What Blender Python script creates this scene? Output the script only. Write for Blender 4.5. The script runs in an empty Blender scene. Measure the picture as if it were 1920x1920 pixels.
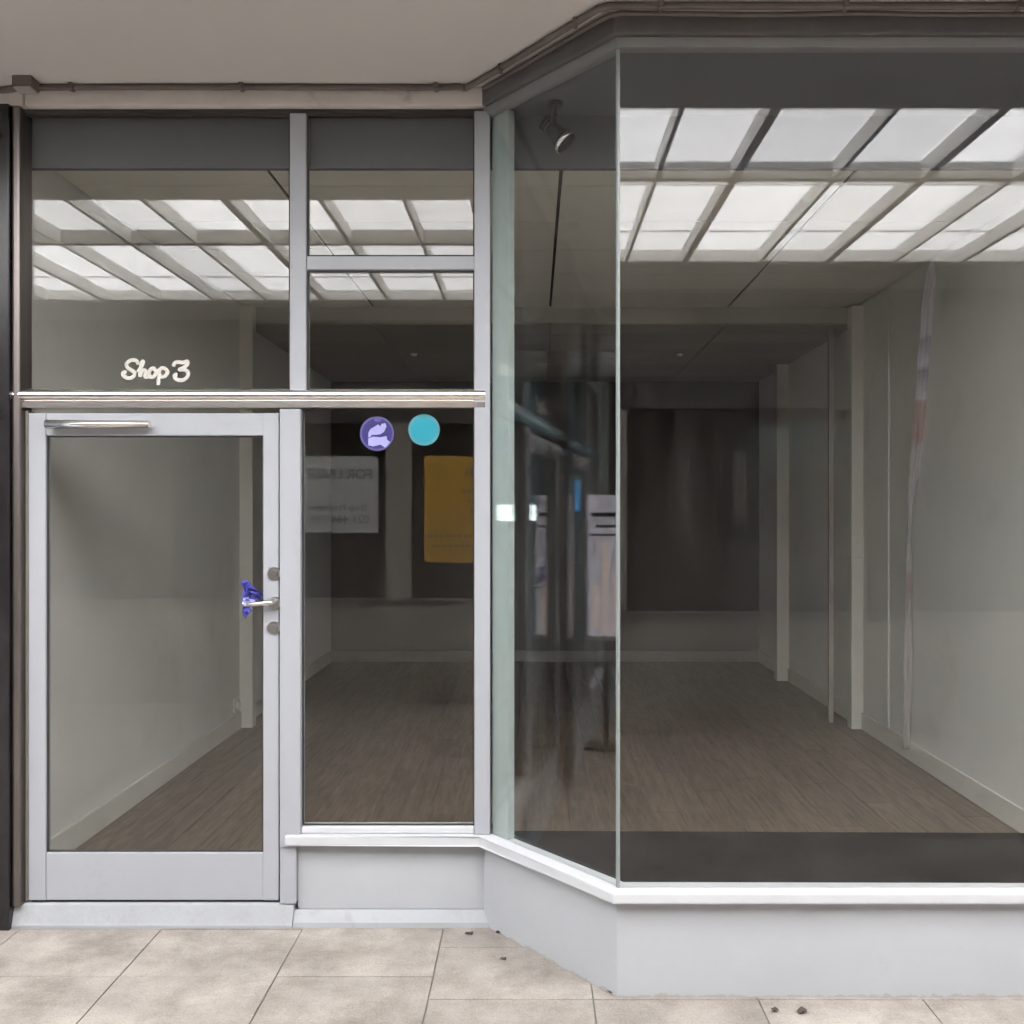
import bpy, bmesh, math, random
from mathutils import Vector, Matrix
random.seed(7)
S = bpy.context.scene
COL = S.collection

# ------------------------------------------------------------------ camera
FP = 1810.                                     # focal length in photograph pixels
EYE = 1.715                                    # eye height above the pavement
cam_d = bpy.data.cameras.new('camera'); cam = bpy.data.objects.new('camera', cam_d); COL.objects.link(cam)
cam.location = (0, 0, EYE); cam.rotation_euler = (math.radians(90), 0, 0)
cam_d.sensor_width = 36; cam_d.lens = 33.94
cam_d.shift_x = -40/1920; cam_d.shift_y = 5/1920
cam_d.clip_start = 0.02; cam_d.clip_end = 500
S.camera = cam

# ------------------------------------------------------------------ sky, sun, exposure
SUN_EL, SUN_AZ = 58, 200
W = bpy.data.worlds.new('World'); S.world = W; W.use_nodes = True
wn = W.node_tree.nodes; wl = W.node_tree.links
bg = wn['Background']; sky = wn.new('ShaderNodeTexSky'); sky.sky_type = 'NISHITA'; sky.sun_disc = False
sky.sun_elevation = math.radians(SUN_EL); sky.sun_rotation = math.radians(SUN_AZ)
sky.air_density = 1.0; sky.dust_density = 2.5; sky.ozone_density = 1.0
wl.new(sky.outputs[0], bg.inputs[0]); bg.inputs[1].default_value = 0.15
sl = bpy.data.lights.new('sun', 'SUN'); sl.energy = 4.5; sl.angle = math.radians(0.53); sl.color = (1.0, .96, .90)
so = bpy.data.objects.new('sun', sl); COL.objects.link(so); so.location = (0, 0, 20)
az = math.radians(SUN_AZ)
sd = Vector((math.sin(az)*math.cos(math.radians(SUN_EL)), math.cos(az)*math.cos(math.radians(SUN_EL)), math.sin(math.radians(SUN_EL))))
so.rotation_euler = sd.to_track_quat('Z', 'Y').to_euler()
S.view_settings.view_transform = 'Standard'; S.view_settings.look = 'None'
S.view_settings.exposure = 2.86; S.view_settings.gamma = 1; S.view_settings.use_curve_mapping = False
cy = S.cycles
cy.use_denoising = True
try: cy.denoiser = 'OPENIMAGEDENOISE'; cy.denoising_input_passes = 'RGB_ALBEDO_NORMAL'
except Exception: pass
cy.max_bounces = 14; cy.diffuse_bounces = 7; cy.glossy_bounces = 6; cy.transmission_bounces = 6; cy.transparent_max_bounces = 24
cy.sample_clamp_indirect = 12; cy.caustics_reflective = True; cy.caustics_refractive = False; cy.blur_glossy = 0.2

# ------------------------------------------------------------------ materials
def node_mat(name):
    m = bpy.data.materials.new(name); m.use_nodes = True
    return m, m.node_tree.nodes, m.node_tree.links
def surf(name, col, rough=.6, metal=0., var=.06, scale=3., bump=0., bscale=40., per_obj=0., spec=.5, stretch=(1,1,1), detail=6., speck=0., dirt=None, dirt_scale=2., dirt_lo=.55, dirt_hi=.75, coat=0.):
    m, n, l = node_mat(name); b = n['Principled BSDF']
    geo = n.new('ShaderNodeNewGeometry'); mp = n.new('ShaderNodeMapping'); mp.inputs['Scale'].default_value = stretch
    l.new(geo.outputs['Position'], mp.inputs[0])
    nz = n.new('ShaderNodeTexNoise'); nz.inputs['Scale'].default_value = scale; nz.inputs['Detail'].default_value = detail; nz.inputs['Roughness'].default_value = .65
    l.new(mp.outputs[0], nz.inputs[0])
    mr = n.new('ShaderNodeMapRange'); mr.inputs[1].default_value = .25; mr.inputs[2].default_value = .75
    mr.inputs[3].default_value = 1-var; mr.inputs[4].default_value = 1+var; l.new(nz.outputs[0], mr.inputs[0])
    mul = n.new('ShaderNodeVectorMath'); mul.operation = 'SCALE'; mul.inputs[0].default_value = col[:3]; l.new(mr.outputs[0], mul.inputs['Scale'])
    out = mul.outputs[0]
    if per_obj:
        oi = n.new('ShaderNodeObjectInfo'); r2 = n.new('ShaderNodeMapRange'); r2.inputs[3].default_value = 1-per_obj; r2.inputs[4].default_value = 1+per_obj
        l.new(oi.outputs['Random'], r2.inputs[0]); m2 = n.new('ShaderNodeVectorMath'); m2.operation = 'SCALE'
        l.new(out, m2.inputs[0]); l.new(r2.outputs[0], m2.inputs['Scale']); out = m2.outputs[0]
    if dirt:
        dz = n.new('ShaderNodeTexNoise'); dz.inputs['Scale'].default_value = dirt_scale; dz.inputs['Detail'].default_value = 8; dz.inputs['Roughness'].default_value = .7
        l.new(geo.outputs['Position'], dz.inputs[0])
        dr = n.new('ShaderNodeMapRange'); dr.inputs[1].default_value = dirt_lo; dr.inputs[2].default_value = dirt_hi; l.new(dz.outputs[0], dr.inputs[0])
        mx = n.new('ShaderNodeMix'); mx.data_type = 'RGBA'; l.new(dr.outputs[0], mx.inputs[0]); l.new(out, mx.inputs[6]); mx.inputs[7].default_value = (*dirt, 1); out = mx.outputs[2]
    if speck:
        fz = n.new('ShaderNodeTexNoise'); fz.inputs['Scale'].default_value = 120; fz.inputs['Detail'].default_value = 3; l.new(geo.outputs['Position'], fz.inputs[0])
        f2 = n.new('ShaderNodeMapRange'); f2.inputs[1].default_value = .3; f2.inputs[2].default_value = .7; f2.inputs[3].default_value = 1-speck; f2.inputs[4].default_value = 1+speck; l.new(fz.outputs[0], f2.inputs[0])
        m3 = n.new('ShaderNodeVectorMath'); m3.operation = 'SCALE'; l.new(out, m3.inputs[0]); l.new(f2.outputs[0], m3.inputs['Scale']); out = m3.outputs[0]
    l.new(out, b.inputs['Base Color'])
    b.inputs['Roughness'].default_value = rough; b.inputs['Metallic'].default_value = metal; b.inputs['Specular IOR Level'].default_value = spec
    b.inputs['Coat Weight'].default_value = coat
    if bump:
        bz = n.new('ShaderNodeTexNoise'); bz.inputs['Scale'].default_value = bscale; bz.inputs['Detail'].default_value = 4; l.new(mp.outputs[0], bz.inputs[0])
        bp = n.new('ShaderNodeBump'); bp.inputs['Strength'].default_value = bump; bp.inputs['Distance'].default_value = .004
        l.new(bz.outputs[0], bp.inputs['Height']); l.new(bp.outputs[0], b.inputs['Normal'])
    return m
def glass_mat(name, tint, wob=.0):
    """sheet glass, both faces modelled: Fresnel mirror over clear tinted transmission"""
    m, n, l = node_mat(name); n.remove(n['Principled BSDF']); out = n['Material Output']
    geo = n.new('ShaderNodeNewGeometry')
    ior = n.new('ShaderNodeMapRange'); ior.inputs[3].default_value = 1.44; ior.inputs[4].default_value = 1/1.44; l.new(geo.outputs['Backfacing'], ior.inputs[0])
    fr = n.new('ShaderNodeFresnel'); l.new(ior.outputs[0], fr.inputs['IOR'])
    tr = n.new('ShaderNodeBsdfTransparent'); tr.inputs[0].default_value = (*tint, 1)
    gl = n.new('ShaderNodeBsdfGlossy'); gl.inputs['Roughness'].default_value = 0.0; gl.inputs[0].default_value = (1, 1, 1, 1)
    if wob:
        nz = n.new('ShaderNodeTexNoise'); nz.inputs['Scale'].default_value = 1.3; nz.inputs['Detail'].default_value = 1; l.new(geo.outputs['Position'], nz.inputs[0])
        bp = n.new('ShaderNodeBump'); bp.inputs['Strength'].default_value = wob; bp.inputs['Distance'].default_value = .01; l.new(nz.outputs[0], bp.inputs['Height'])
        l.new(bp.outputs[0], gl.inputs['Normal'])
    mp = n.new('ShaderNodeMapping'); mp.inputs['Scale'].default_value = (3.2, 3.2, .7); l.new(geo.outputs['Position'], mp.inputs[0])
    dz = n.new('ShaderNodeTexNoise'); dz.inputs['Scale'].default_value = 1.6; dz.inputs['Detail'].default_value = 7; dz.inputs['Roughness'].default_value = .6; l.new(mp.outputs[0], dz.inputs[0])
    dm = n.new('ShaderNodeMapRange'); dm.inputs[1].default_value = .45; dm.inputs[2].default_value = .85; dm.inputs[4].default_value = .013; l.new(dz.outputs[0], dm.inputs[0])
    df = n.new('ShaderNodeBsdfDiffuse'); df.inputs[0].default_value = (.6, .6, .6, 1)
    m0 = n.new('ShaderNodeMixShader'); l.new(dm.outputs[0], m0.inputs[0]); l.new(tr.outputs[0], m0.inputs[1]); l.new(df.outputs[0], m0.inputs[2]); tr = m0
    mx = n.new('ShaderNodeMixShader'); l.new(fr.outputs[0], mx.inputs[0]); l.new(tr.outputs[0], mx.inputs[1]); l.new(gl.outputs[0], mx.inputs[2])
    l.new(mx.outputs[0], out.inputs[0]); return m

M = {}
M['white'] = surf('white_paint', (.37, .385, .415), .65, var=.04, scale=2.2, spec=.05, bump=.06, bscale=25, dirt=(.30, .295, .29), dirt_scale=3.5, dirt_lo=.62, dirt_hi=.95)
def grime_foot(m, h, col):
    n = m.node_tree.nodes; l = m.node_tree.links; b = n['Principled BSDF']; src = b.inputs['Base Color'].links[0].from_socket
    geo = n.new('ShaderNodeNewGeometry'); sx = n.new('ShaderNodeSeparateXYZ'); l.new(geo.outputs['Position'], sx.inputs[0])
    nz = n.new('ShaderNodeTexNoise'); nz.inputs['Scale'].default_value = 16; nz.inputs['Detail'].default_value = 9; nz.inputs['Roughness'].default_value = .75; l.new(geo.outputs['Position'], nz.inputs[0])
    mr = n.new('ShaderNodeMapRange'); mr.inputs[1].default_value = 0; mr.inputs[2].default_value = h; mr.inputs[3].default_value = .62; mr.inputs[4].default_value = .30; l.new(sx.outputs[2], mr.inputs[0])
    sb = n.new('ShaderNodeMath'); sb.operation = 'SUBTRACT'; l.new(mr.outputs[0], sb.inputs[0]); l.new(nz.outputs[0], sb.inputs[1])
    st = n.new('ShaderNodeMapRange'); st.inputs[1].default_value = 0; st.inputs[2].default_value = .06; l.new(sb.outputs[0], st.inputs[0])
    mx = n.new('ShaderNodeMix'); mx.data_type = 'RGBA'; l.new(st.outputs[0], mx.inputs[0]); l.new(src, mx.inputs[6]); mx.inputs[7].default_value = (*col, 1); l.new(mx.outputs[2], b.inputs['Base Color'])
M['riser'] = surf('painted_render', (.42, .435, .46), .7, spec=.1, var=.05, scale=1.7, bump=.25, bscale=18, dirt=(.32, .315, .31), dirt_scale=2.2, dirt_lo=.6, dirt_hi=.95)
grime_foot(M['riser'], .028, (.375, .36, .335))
M['soffit'] = surf('soffit_paint', (.565, .535, .515), .8, spec=.2, var=.03, scale=.9, bump=.1, bscale=30)
M['trim'] = surf('trim_paint', (.62, .57, .54), .7, spec=.2, var=.08, scale=6, bump=.3, bscale=20, dirt=(.16, .13, .12), dirt_scale=5, dirt_lo=.6, dirt_hi=.85)
M['cable'] = surf('cable_sheath', (.13, .105, .095), .6, var=.2, scale=9)
M['black'] = surf('black_stone', (.018, .016, .018), .25, var=.3, scale=6)
M['alu'] = surf('brushed_aluminium', (.23, .205, .195), .4, metal=1., var=.06, scale=14, stretch=(1, 1, .05))
M['chrome'] = surf('polished_aluminium', (.80, .76, .73), .22, metal=1., var=.05, scale=8, stretch=(.2, 1, 4))
M['steel'] = surf('satin_steel', (.62, .60, .57), .3, metal=1., var=.08, scale=20)
M['dsteel'] = surf('lock_steel', (.35, .34, .34), .35, metal=1., var=.1, scale=20)
M['wall'] = surf('interior_wall_paint', (.70, .70, .68), .7, var=.04, scale=1.2, bump=.08, bscale=20, dirt=(.55, .55, .51), dirt_scale=1.6, dirt_lo=.55, dirt_hi=.9)
M['skirting'] = surf('skirting_paint', (.66, .65, .60), .5, var=.04, scale=4)
M['ceil'] = surf('ceiling_board', (.68, .66, .605), .8, var=.04, scale=1.5, per_obj=.05)
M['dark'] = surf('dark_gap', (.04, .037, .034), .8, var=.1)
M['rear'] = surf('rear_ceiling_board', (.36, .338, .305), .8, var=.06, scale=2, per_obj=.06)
M['bulk'] = surf('grey_bulkhead_paint', (.122, .127, .14), .8, spec=.2, var=.08, scale=2)
M['headgrey'] = surf('grey_head_paint', (.21, .205, .21), .6, var=.08, scale=3)
M['channel'] = surf('pale_green_channel', (.34, .385, .375), .5, spec=.2, var=.04)
M['fascia'] = surf('brown_grey_fascia', (.125, .116, .114), .7, spec=.2, var=.15, scale=6, bump=.3, bscale=20)
M['bluesign'] = surf('blue_sign_paint', (.02, .16, .42), .4, var=.1)
M['crossb'] = surf('crossbeam_paint', (.42, .40, .37), .7, var=.06, scale=3)
M['sill'] = surf('white_sill_paint', (.54, .55, .575), .5, var=.04, scale=3, spec=.3, dirt=(.36, .35, .34), dirt_scale=7, dirt_lo=.62, dirt_hi=.9)
M['step'] = surf('white_step_paint', (.37, .385, .405), .65, var=.06, scale=5, spec=.2, bump=.4, bscale=40, dirt=(.30, .29, .28), dirt_scale=14, dirt_lo=.55, dirt_hi=.85)
M['junc'] = surf('junction_box_plastic', (.33, .295, .28), .6, var=.06)
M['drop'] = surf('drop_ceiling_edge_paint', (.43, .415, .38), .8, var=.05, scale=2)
M['plat'] = surf('charcoal_platform', (.008, .0075, .0075), .9, spec=.0, var=.25, scale=9, bump=.4, bscale=160, dirt=(.07, .065, .06), dirt_scale=38, dirt_lo=.78, dirt_hi=.88)
M['plank'] = surf('oak_vinyl', (.155, .113, .085), .40, var=.58, scale=5, per_obj=.13, stretch=(9, .8, 1), bump=.15, bscale=12, detail=8)
M['back'] = surf('back_wall_paint', (.125, .108, .095), .75, var=.06, scale=1.5)
M['paver'] = surf('sandstone_paver', (.315, .288, .26), .85, spec=.2, var=.26, scale=4.5, per_obj=.10, speck=.13, bump=.5, bscale=55, dirt=(.17, .15, .13), dirt_scale=3.0, dirt_lo=.44, dirt_hi=.78)
M['mortar'] = surf('paving_bed', (.265, .24, .215), .9, var=.25, scale=5)
M['beam'] = surf('skylight_beam_paint', (.84, .82, .78), .6, var=.05, scale=3)
M['spotblk'] = surf('spot_black', (.016, .015, .017), .45, var=.1)
M['spotrim'] = surf('spot_reflector', (.85, .85, .85), .25, metal=1., var=.05)
M['letter'] = surf('cream_lettering', (.54, .525, .48), .6, var=.04)
M['purple'] = surf('purple_vinyl', (.028, .022, .15), .4, var=.1)
M['lilac'] = surf('lilac_print', (.33, .33, .62), .4, var=.05)
M['lring'] = surf('violet_ring', (.085, .08, .24), .4, var=.05)
M['teal'] = surf('teal_vinyl', (.008, .27, .36), .4, var=.05)
M['tring'] = surf('teal_ring', (.06, .25, .30), .4, var=.05)
M['blue'] = surf('blue_plastic', (.07, .07, .36), .35, var=.35, scale=40)
M['blued'] = surf('deep_blue_plastic', (.02, .025, .15), .35, var=.3, scale=40)
M['bluel'] = surf('pale_blue_plastic', (.42, .42, .72), .35, var=.2, scale=40)
M['silicone'] = surf('silicone', (.22, .24, .24), .4, var=.05)
M['paperw'] = surf('white_notice_paper', (.62, .63, .62), .7, var=.03)
M['papery'] = surf('yellow_notice_paper', (.75, .42, .03), .7, var=.05)
M['ink'] = surf('notice_ink', (.09, .09, .095), .7, var=.05)
M['oppd'] = surf('dark_frame_paint', (.05, .045, .045), .5, var=.1)
M['opp'] = surf('cream_frame_paint', (.34, .315, .28), .6, var=.05)
M['oppd2'] = surf('brown_bar_paint', (.20, .185, .165), .6, var=.05)
M['room'] = surf('dim_room_paint', (.17, .15, .135), .8, var=.1)
M['tealdark'] = surf('teal_door_paint', (.08, .28, .34), .4, var=.1)
M['poster'] = surf('poster_print', (.52, .48, .56), .5, var=.12, scale=3)
M['skin'] = surf('poster_beige_print', (.62, .46, .40), .5, var=.15, scale=5)
M['plug'] = surf('outlet_plastic', (.72, .71, .67), .4, var=.02)
M['leaf'] = surf('dry_leaf', (.06, .04, .035), .8, var=.3, scale=30)
M['outer'] = surf('outer_render', (.4, .38, .36), .8, var=.05)
def lit(name, col, e):
    m, n, l = node_mat(name); b = n['Principled BSDF']; b.inputs['Base Color'].default_value = (*col, 1); b.inputs['Emission Color'].default_value = (*col, 1); b.inputs['Emission Strength'].default_value = e
    nz = n.new('ShaderNodeTexNoise'); nz.inputs['Scale'].default_value = 9; mr = n.new('ShaderNodeMapRange'); mr.inputs[1].default_value = .3; mr.inputs[2].default_value = .7; mr.inputs[3].default_value = e*.5; mr.inputs[4].default_value = e*1.3
    l.new(nz.outputs[0], mr.inputs[0]); l.new(mr.outputs[0], b.inputs['Emission Strength']); return m
M['litlilac'] = lit('backlit_lilac_print', (.44, .42, .48), .55); M['litskin'] = lit('backlit_beige_print', (.60, .48, .43), .6); M['litblue'] = lit('backlit_blue_sign', (.03, .20, .42), 1.3)
M['glass'] = glass_mat('sheet_glass', (.965, .972, .966), 0)
M['glassg'] = glass_mat('green_sheet_glass', (.955, .968, .962), 0)
# wrapped plastic strip
def strip_mat():
    m, n, l = node_mat('printed_film'); b = n['Principled BSDF']
    geo = n.new('ShaderNodeNewGeometry'); sx = n.new('ShaderNodeSeparateXYZ'); l.new(geo.outputs['Position'], sx.inputs[0])
    rp = n.new('ShaderNodeValToRGB'); mr = n.new('ShaderNodeMapRange'); mr.inputs[1].default_value = .2; mr.inputs[2].default_value = 3.3
    nz = n.new('ShaderNodeTexNoise'); nz.inputs['Scale'].default_value = 14; l.new(geo.outputs['Position'], nz.inputs[0])
    ad = n.new('ShaderNodeMath'); ad.operation = 'MULTIPLY_ADD'; ad.inputs[1].default_value = .12; l.new(nz.outputs[0], ad.inputs[0]); l.new(sx.outputs[2], ad.inputs[2])
    l.new(ad.outputs[0], mr.inputs[0]); l.new(mr.outputs[0], rp.inputs[0])
    e = rp.color_ramp.elements; e[0].position = 0; e[0].color = (.44, .42, .41, 1); e[1].position = 1; e[1].color = (.62, .60, .66, 1)
    for p, c in ((.33, (.44, .42, .41)), (.345, (.42, .34, .33)), (.38, (.43, .35, .34)), (.395, (.46, .45, .44)), (.645, (.50, .49, .51)), (.665, (.44, .33, .32)), (.735, (.46, .35, .34)), (.75, (.58, .56, .62)), (.80, (.30, .29, .34)), (.815, (.58, .56, .63)), (.86, (.40, .39, .44)), (.87, (.62, .60, .66))):
        x = e.new(p); x.color = (*c, 1)
    l.new(rp.outputs[0], b.inputs['Base Color']); b.inputs['Roughness'].default_value = .35
    return m
M['film'] = strip_mat()
# frosted skylight sheet
def sheet_mat():
    m, n, l = node_mat('frosted_roof_sheet'); n.remove(n['Principled BSDF']); out = n['Material Output']
    geo = n.new('ShaderNodeNewGeometry'); oi = n.new('ShaderNodeObjectInfo')
    nz = n.new('ShaderNodeTexNoise'); nz.inputs['Scale'].default_value = 5; nz.inputs['Detail'].default_value = 8; nz.inputs['Roughness'].default_value = .7; l.new(geo.outputs['Position'], nz.inputs[0])
    mr = n.new('ShaderNodeMapRange'); mr.inputs[1].default_value = .3; mr.inputs[2].default_value = .7; mr.inputs[3].default_value = .80; mr.inputs[4].default_value = .99; l.new(nz.outputs[0], mr.inputs[0])
    r2 = n.new('ShaderNodeMapRange'); r2.inputs[3].default_value = .72; r2.inputs[4].default_value = 1.0; l.new(oi.outputs['Random'], r2.inputs[0])
    mm = n.new('ShaderNodeMath'); mm.operation = 'MULTIPLY'; l.new(mr.outputs[0], mm.inputs[0]); l.new(r2.outputs[0], mm.inputs[1])
    sc = n.new('ShaderNodeVectorMath'); sc.operation = 'SCALE'; sc.inputs[0].default_value = (.97, .955, .92); l.new(mm.outputs[0], sc.inputs['Scale'])
    tl = n.new('ShaderNodeBsdfTranslucent'); l.new(sc.outputs[0], tl.inputs[0]); l.new(tl.outputs[0], out.inputs[0]); return m
M['sheet'] = sheet_mat()

# ------------------------------------------------------------------ helpers
def link(o, parent=None):
    COL.objects.link(o)
    if parent is not None: o.parent = parent
    return o
def tag(o, label=None, cat=None, group=None, kind=None):
    if label: o['label'] = label
    if cat: o['category'] = cat
    if group: o['group'] = group
    if kind: o['kind'] = kind
    return o
def empty(name, loc=(0, 0, 0), label=None, cat=None, group=None, kind=None):
    o = bpy.data.objects.new(name, None); o.empty_display_size = .1; o.location = loc; COL.objects.link(o)
    return tag(o, label, cat, group, kind)
def mesh_obj(name, bm, mat, parent=None, smooth=False):
    me = bpy.data.meshes.new(name); bmesh.ops.recalc_face_normals(bm, faces=bm.faces); bm.to_mesh(me); bm.free()
    if smooth:
        for f in me.polygons: f.use_smooth = True
    me.materials.append(M[mat] if isinstance(mat, str) else mat)
    o = bpy.data.objects.new(name, me); link(o)
    if parent is not None:
        o.parent = parent; o.matrix_parent_inverse = Matrix.Translation(-root_loc(parent))
    return o
def root_loc(p):
    return p.location.copy() if p.type == 'EMPTY' else Vector((0, 0, 0))   # mesh parts keep world axes
def poly_bm(pts, z0, z1, bev=0.):
    bm = bmesh.new()
    lo = [bm.verts.new((x, y, z0)) for x, y in pts]; hi = [bm.verts.new((x, y, z1)) for x, y in pts]
    n = len(pts); bm.faces.new(lo[::-1]); bm.faces.new(hi)
    for i in range(n): bm.faces.new((lo[i], lo[(i+1) % n], hi[(i+1) % n], hi[i]))
    if bev:
        bmesh.ops.bevel(bm, geom=bm.edges[:], offset=bev, segments=2, profile=.6, affect='EDGES', clamp_overlap=True)
    return bm
def prism(name, pts, z0, z1, mat, parent=None, bev=0.): return mesh_obj(name, poly_bm(pts, z0, z1, bev), mat, parent)
def box(name, x0, x1, y0, y1, z0, z1, mat, parent=None, bev=0.003):
    return prism(name, [(x0, y0), (x1, y0), (x1, y1), (x0, y1)], z0, z1, mat, parent, bev)
def seg(name, a, b, t0, t1, z0, z1, mat, parent=None, bev=.003):
    """box along plan segment a-b between offsets t0..t1 on its outer (right hand) side"""
    a = Vector(a); b = Vector(b); d = (b-a).normalized(); nrm = Vector((d.y, -d.x))
    pts = [a+nrm*t0, b+nrm*t0, b+nrm*t1, a+nrm*t1]
    return prism(name, [(p.x, p.y) for p in pts], z0, z1, mat, parent, bev)
def offset_path(path, d):
    P = [Vector(p) for p in path]; out = []
    for i, p in enumerate(P):
        ns = []
        if i > 0: e = (P[i]-P[i-1]).normalized(); ns.append(Vector((e.y, -e.x)))
        if i < len(P)-1: e = (P[i+1]-P[i]).normalized(); ns.append(Vector((e.y, -e.x)))
        if len(ns) == 1: out.append(p+ns[0]*d)
        else:
            m = (ns[0]+ns[1]).normalized(); out.append(p+m*(d/m.dot(ns[0])))
    return [(v.x, v.y) for v in out]
def band(name, path, d0, d1, z0, z1, mat, parent=None, bev=.003):
    return prism(name, offset_path(path, d1)+offset_path(path, d0)[::-1], z0, z1, mat, parent, bev)
def cyl_bm(bm, a, b, r0, r1=None, seg_n=20):
    r1 = r0 if r1 is None else r1
    a = Vector(a); b = Vector(b); d = (b-a); q = d.to_track_quat('Z', 'Y').to_matrix().to_4x4()
    bmesh.ops.create_cone(bm, cap_ends=True, segments=seg_n, radius1=r0, radius2=r1, depth=d.length, matrix=Matrix.Translation((a+b)/2) @ q)
def cyl(name, a, b, r0, mat, parent=None, r1=None, seg_n=20):
    bm = bmesh.new(); cyl_bm(bm, a, b, r0, r1, seg_n); o = mesh_obj(name, bm, mat, parent)
    for f in o.data.polygons: f.use_smooth = len(f.vertices) == 4
    return o
def tube(name, pts, r, mat, parent=None, flat=None, res=4, closed=False):
    cu = bpy.data.curves.new(name, 'CURVE'); cu.dimensions = '3D'; cu.bevel_depth = r; cu.bevel_resolution = res; cu.use_fill_caps = True
    sp = cu.splines.new('POLY'); sp.points.add(len(pts)-1); sp.use_cyclic_u = closed
    for p, q in zip(sp.points, pts): p.co = (*q, 1)
    tmp = bpy.data.objects.new('tmp_curve', cu); COL.objects.link(tmp); dg = bpy.context.evaluated_depsgraph_get()
    me = bpy.data.meshes.new_from_object(tmp.evaluated_get(dg)); bpy.data.objects.remove(tmp); bpy.data.curves.remove(cu)
    if flat is not None:
        y, k = flat
        for v in me.vertices: v.co.y = y+(v.co.y-y)*k
    for f in me.polygons: f.use_smooth = True
    me.materials.clear(); me.materials.append(M[mat]); me.name = name
    o = bpy.data.objects.new(name, me); link(o)
    if parent is not None: o.parent = parent; o.matrix_parent_inverse = Matrix.Translation(-root_loc(parent))
    return o
def smooth_pts(P, n=8):
    P = [Vector(p) for p in P]; out = []
    for i in range(len(P)-1):
        p0, p1, p2, p3 = P[max(i-1, 0)], P[i], P[i+1], P[min(i+2, len(P)-1)]
        for k in range(n):
            t = k/n
            out.append(.5*((2*p1)+(p2-p0)*t+(2*p0-5*p1+4*p2-p3)*t*t+(3*p1-p0-3*p2+p3)*t**3))
    out.append(P[-1]); return out
def copy_tree(o, parent=None):
    c = o.copy(); COL.objects.link(c); c.parent = parent
    if parent is not None: c.matrix_parent_inverse = o.matrix_parent_inverse.copy()
    for ch in list(o.children): copy_tree(ch, c)
    return c
def text_mesh(name, s, size, mat, parent, loc, mirror_face):
    cu = bpy.data.curves.new(name, 'FONT'); cu.body = s; cu.size = size; cu.align_x = 'CENTER'; cu.align_y = 'CENTER'; cu.extrude = .0008; cu.offset = size*.018
    tmp = bpy.data.objects.new('tmp_text', cu); COL.objects.link(tmp); dg = bpy.context.evaluated_depsgraph_get()
    me = bpy.data.meshes.new_from_object(tmp.evaluated_get(dg)); bpy.data.objects.remove(tmp); bpy.data.curves.remove(cu)
    # face +Y (seen by someone looking towards -Y) or face -Y
    rot = Matrix.Rotation(math.radians(90), 4, 'X')
    if mirror_face: rot = Matrix.Rotation(math.radians(180), 4, 'Z') @ rot
    me.transform(Matrix.Translation(loc) @ rot); me.materials.clear(); me.materials.append(M[mat]); me.name = name
    o = bpy.data.objects.new(name, me); link(o)
    if parent is not None: o.parent = parent; o.matrix_parent_inverse = Matrix.Translation(-root_loc(parent))
    return o

D2, D1 = 4.038, 3.438                        # recessed entrance plane, projecting window plane
SOF = 3.49                                 # underside of the soffit over the walkway
FL = .09                                   # shop floor level
XL, XR = -2.24, 2.50                       # shop side walls
YB = 10.69                                  # shop back wall
WALL_L, WALL_R = -8.6, 7.2                 # ends of the covered walkway
YO = -.70                                  # shopfront across the walkway
PATH = [(-1.03, D2), (-.20, D2), (.30, D1), (2.56, D1)]

# ------------------------------------------------------------------ pavement
ground = box('pavement', WALL_L-60, WALL_R+60, -60, 60, -.3, -.007, 'mortar', None, 0); tag(ground, kind='structure')
def paver_mesh(w, d):
    bm = poly_bm([(-w/2, -d/2), (w/2, -d/2), (w/2, d/2), (-w/2, d/2)], -.006, 0, .002)
    me = bpy.data.meshes.new('paver'); bmesh.ops.recalc_face_normals(bm, faces=bm.faces); bm.to_mesh(me); bm.free(); me.materials.append(M['paver']); return me
PW, PD = .5835, .41
pm = paver_mesh(PW-.005, PD-.005)
for i in range(-13, 12):
    for j in range(0, 12):
        x = -.372+PW*(i+.5); y = 3.995-PD*(j-.5) - (.17 if i >= 0 else 0.)
        if y < YO-.1 or x < -7.6 or x > 6.6: continue
        o = bpy.data.objects.new('paver', pm); link(o, ground)
        o.location = (x, y, random.uniform(-.0012, .0012)); o.rotation_euler = (random.uniform(-.002, .002), random.uniform(-.002, .002), random.uniform(-.004, .004))

# ------------------------------------------------------------------ walkway ceiling and skylight
SK0, SK1 = .05, 2.66                       # skylight opening in depth
near = box('walkway_ceiling', WALL_L, WALL_R, SK1, D2+.15, SOF, SOF+.018, 'soffit', None, 0); tag(near, kind='structure')
far = box('walkway_ceiling', WALL_L, WALL_R, YO-.4, SK0, SOF, SOF+.018, 'soffit', None, 0); tag(far, kind='structure')
sky_t = empty('skylight', (0, 1.35, SOF), 'long frosted skylight with pale beams over the walkway, mirrored in the upper panes', 'skylight')
BX = [.635+.47*k for k in range(-20, 15)]
bmx = poly_bm([(-.014, SK0+.004), (.014, SK0+.004), (.014, SK1-.004), (-.014, SK1-.004)], SOF+.003, SOF+.098, .003)
bme = bpy.data.meshes.new('beam'); bmesh.ops.recalc_face_normals(bmx, faces=bmx.faces); bmx.to_mesh(bme); bmx.free(); bme.materials.append(M['beam'])
for x in BX:
    o = bpy.data.objects.new('beam', bme); link(o, sky_t); o.matrix_parent_inverse = Matrix.Translation(-sky_t.location); o.location = (x+random.uniform(-.045, .045), 0, 0); o.scale = (random.choice((.8, .9, 1., 1.3, 1.7)), 1, 1)
for (y0, y1, zz) in ((1.715, 1.775, SOF+.004),):
    box('cross_beam', WALL_L, WALL_R, y0, y1, zz, SOF+.096, 'crossb', sky_t, .004)
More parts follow.
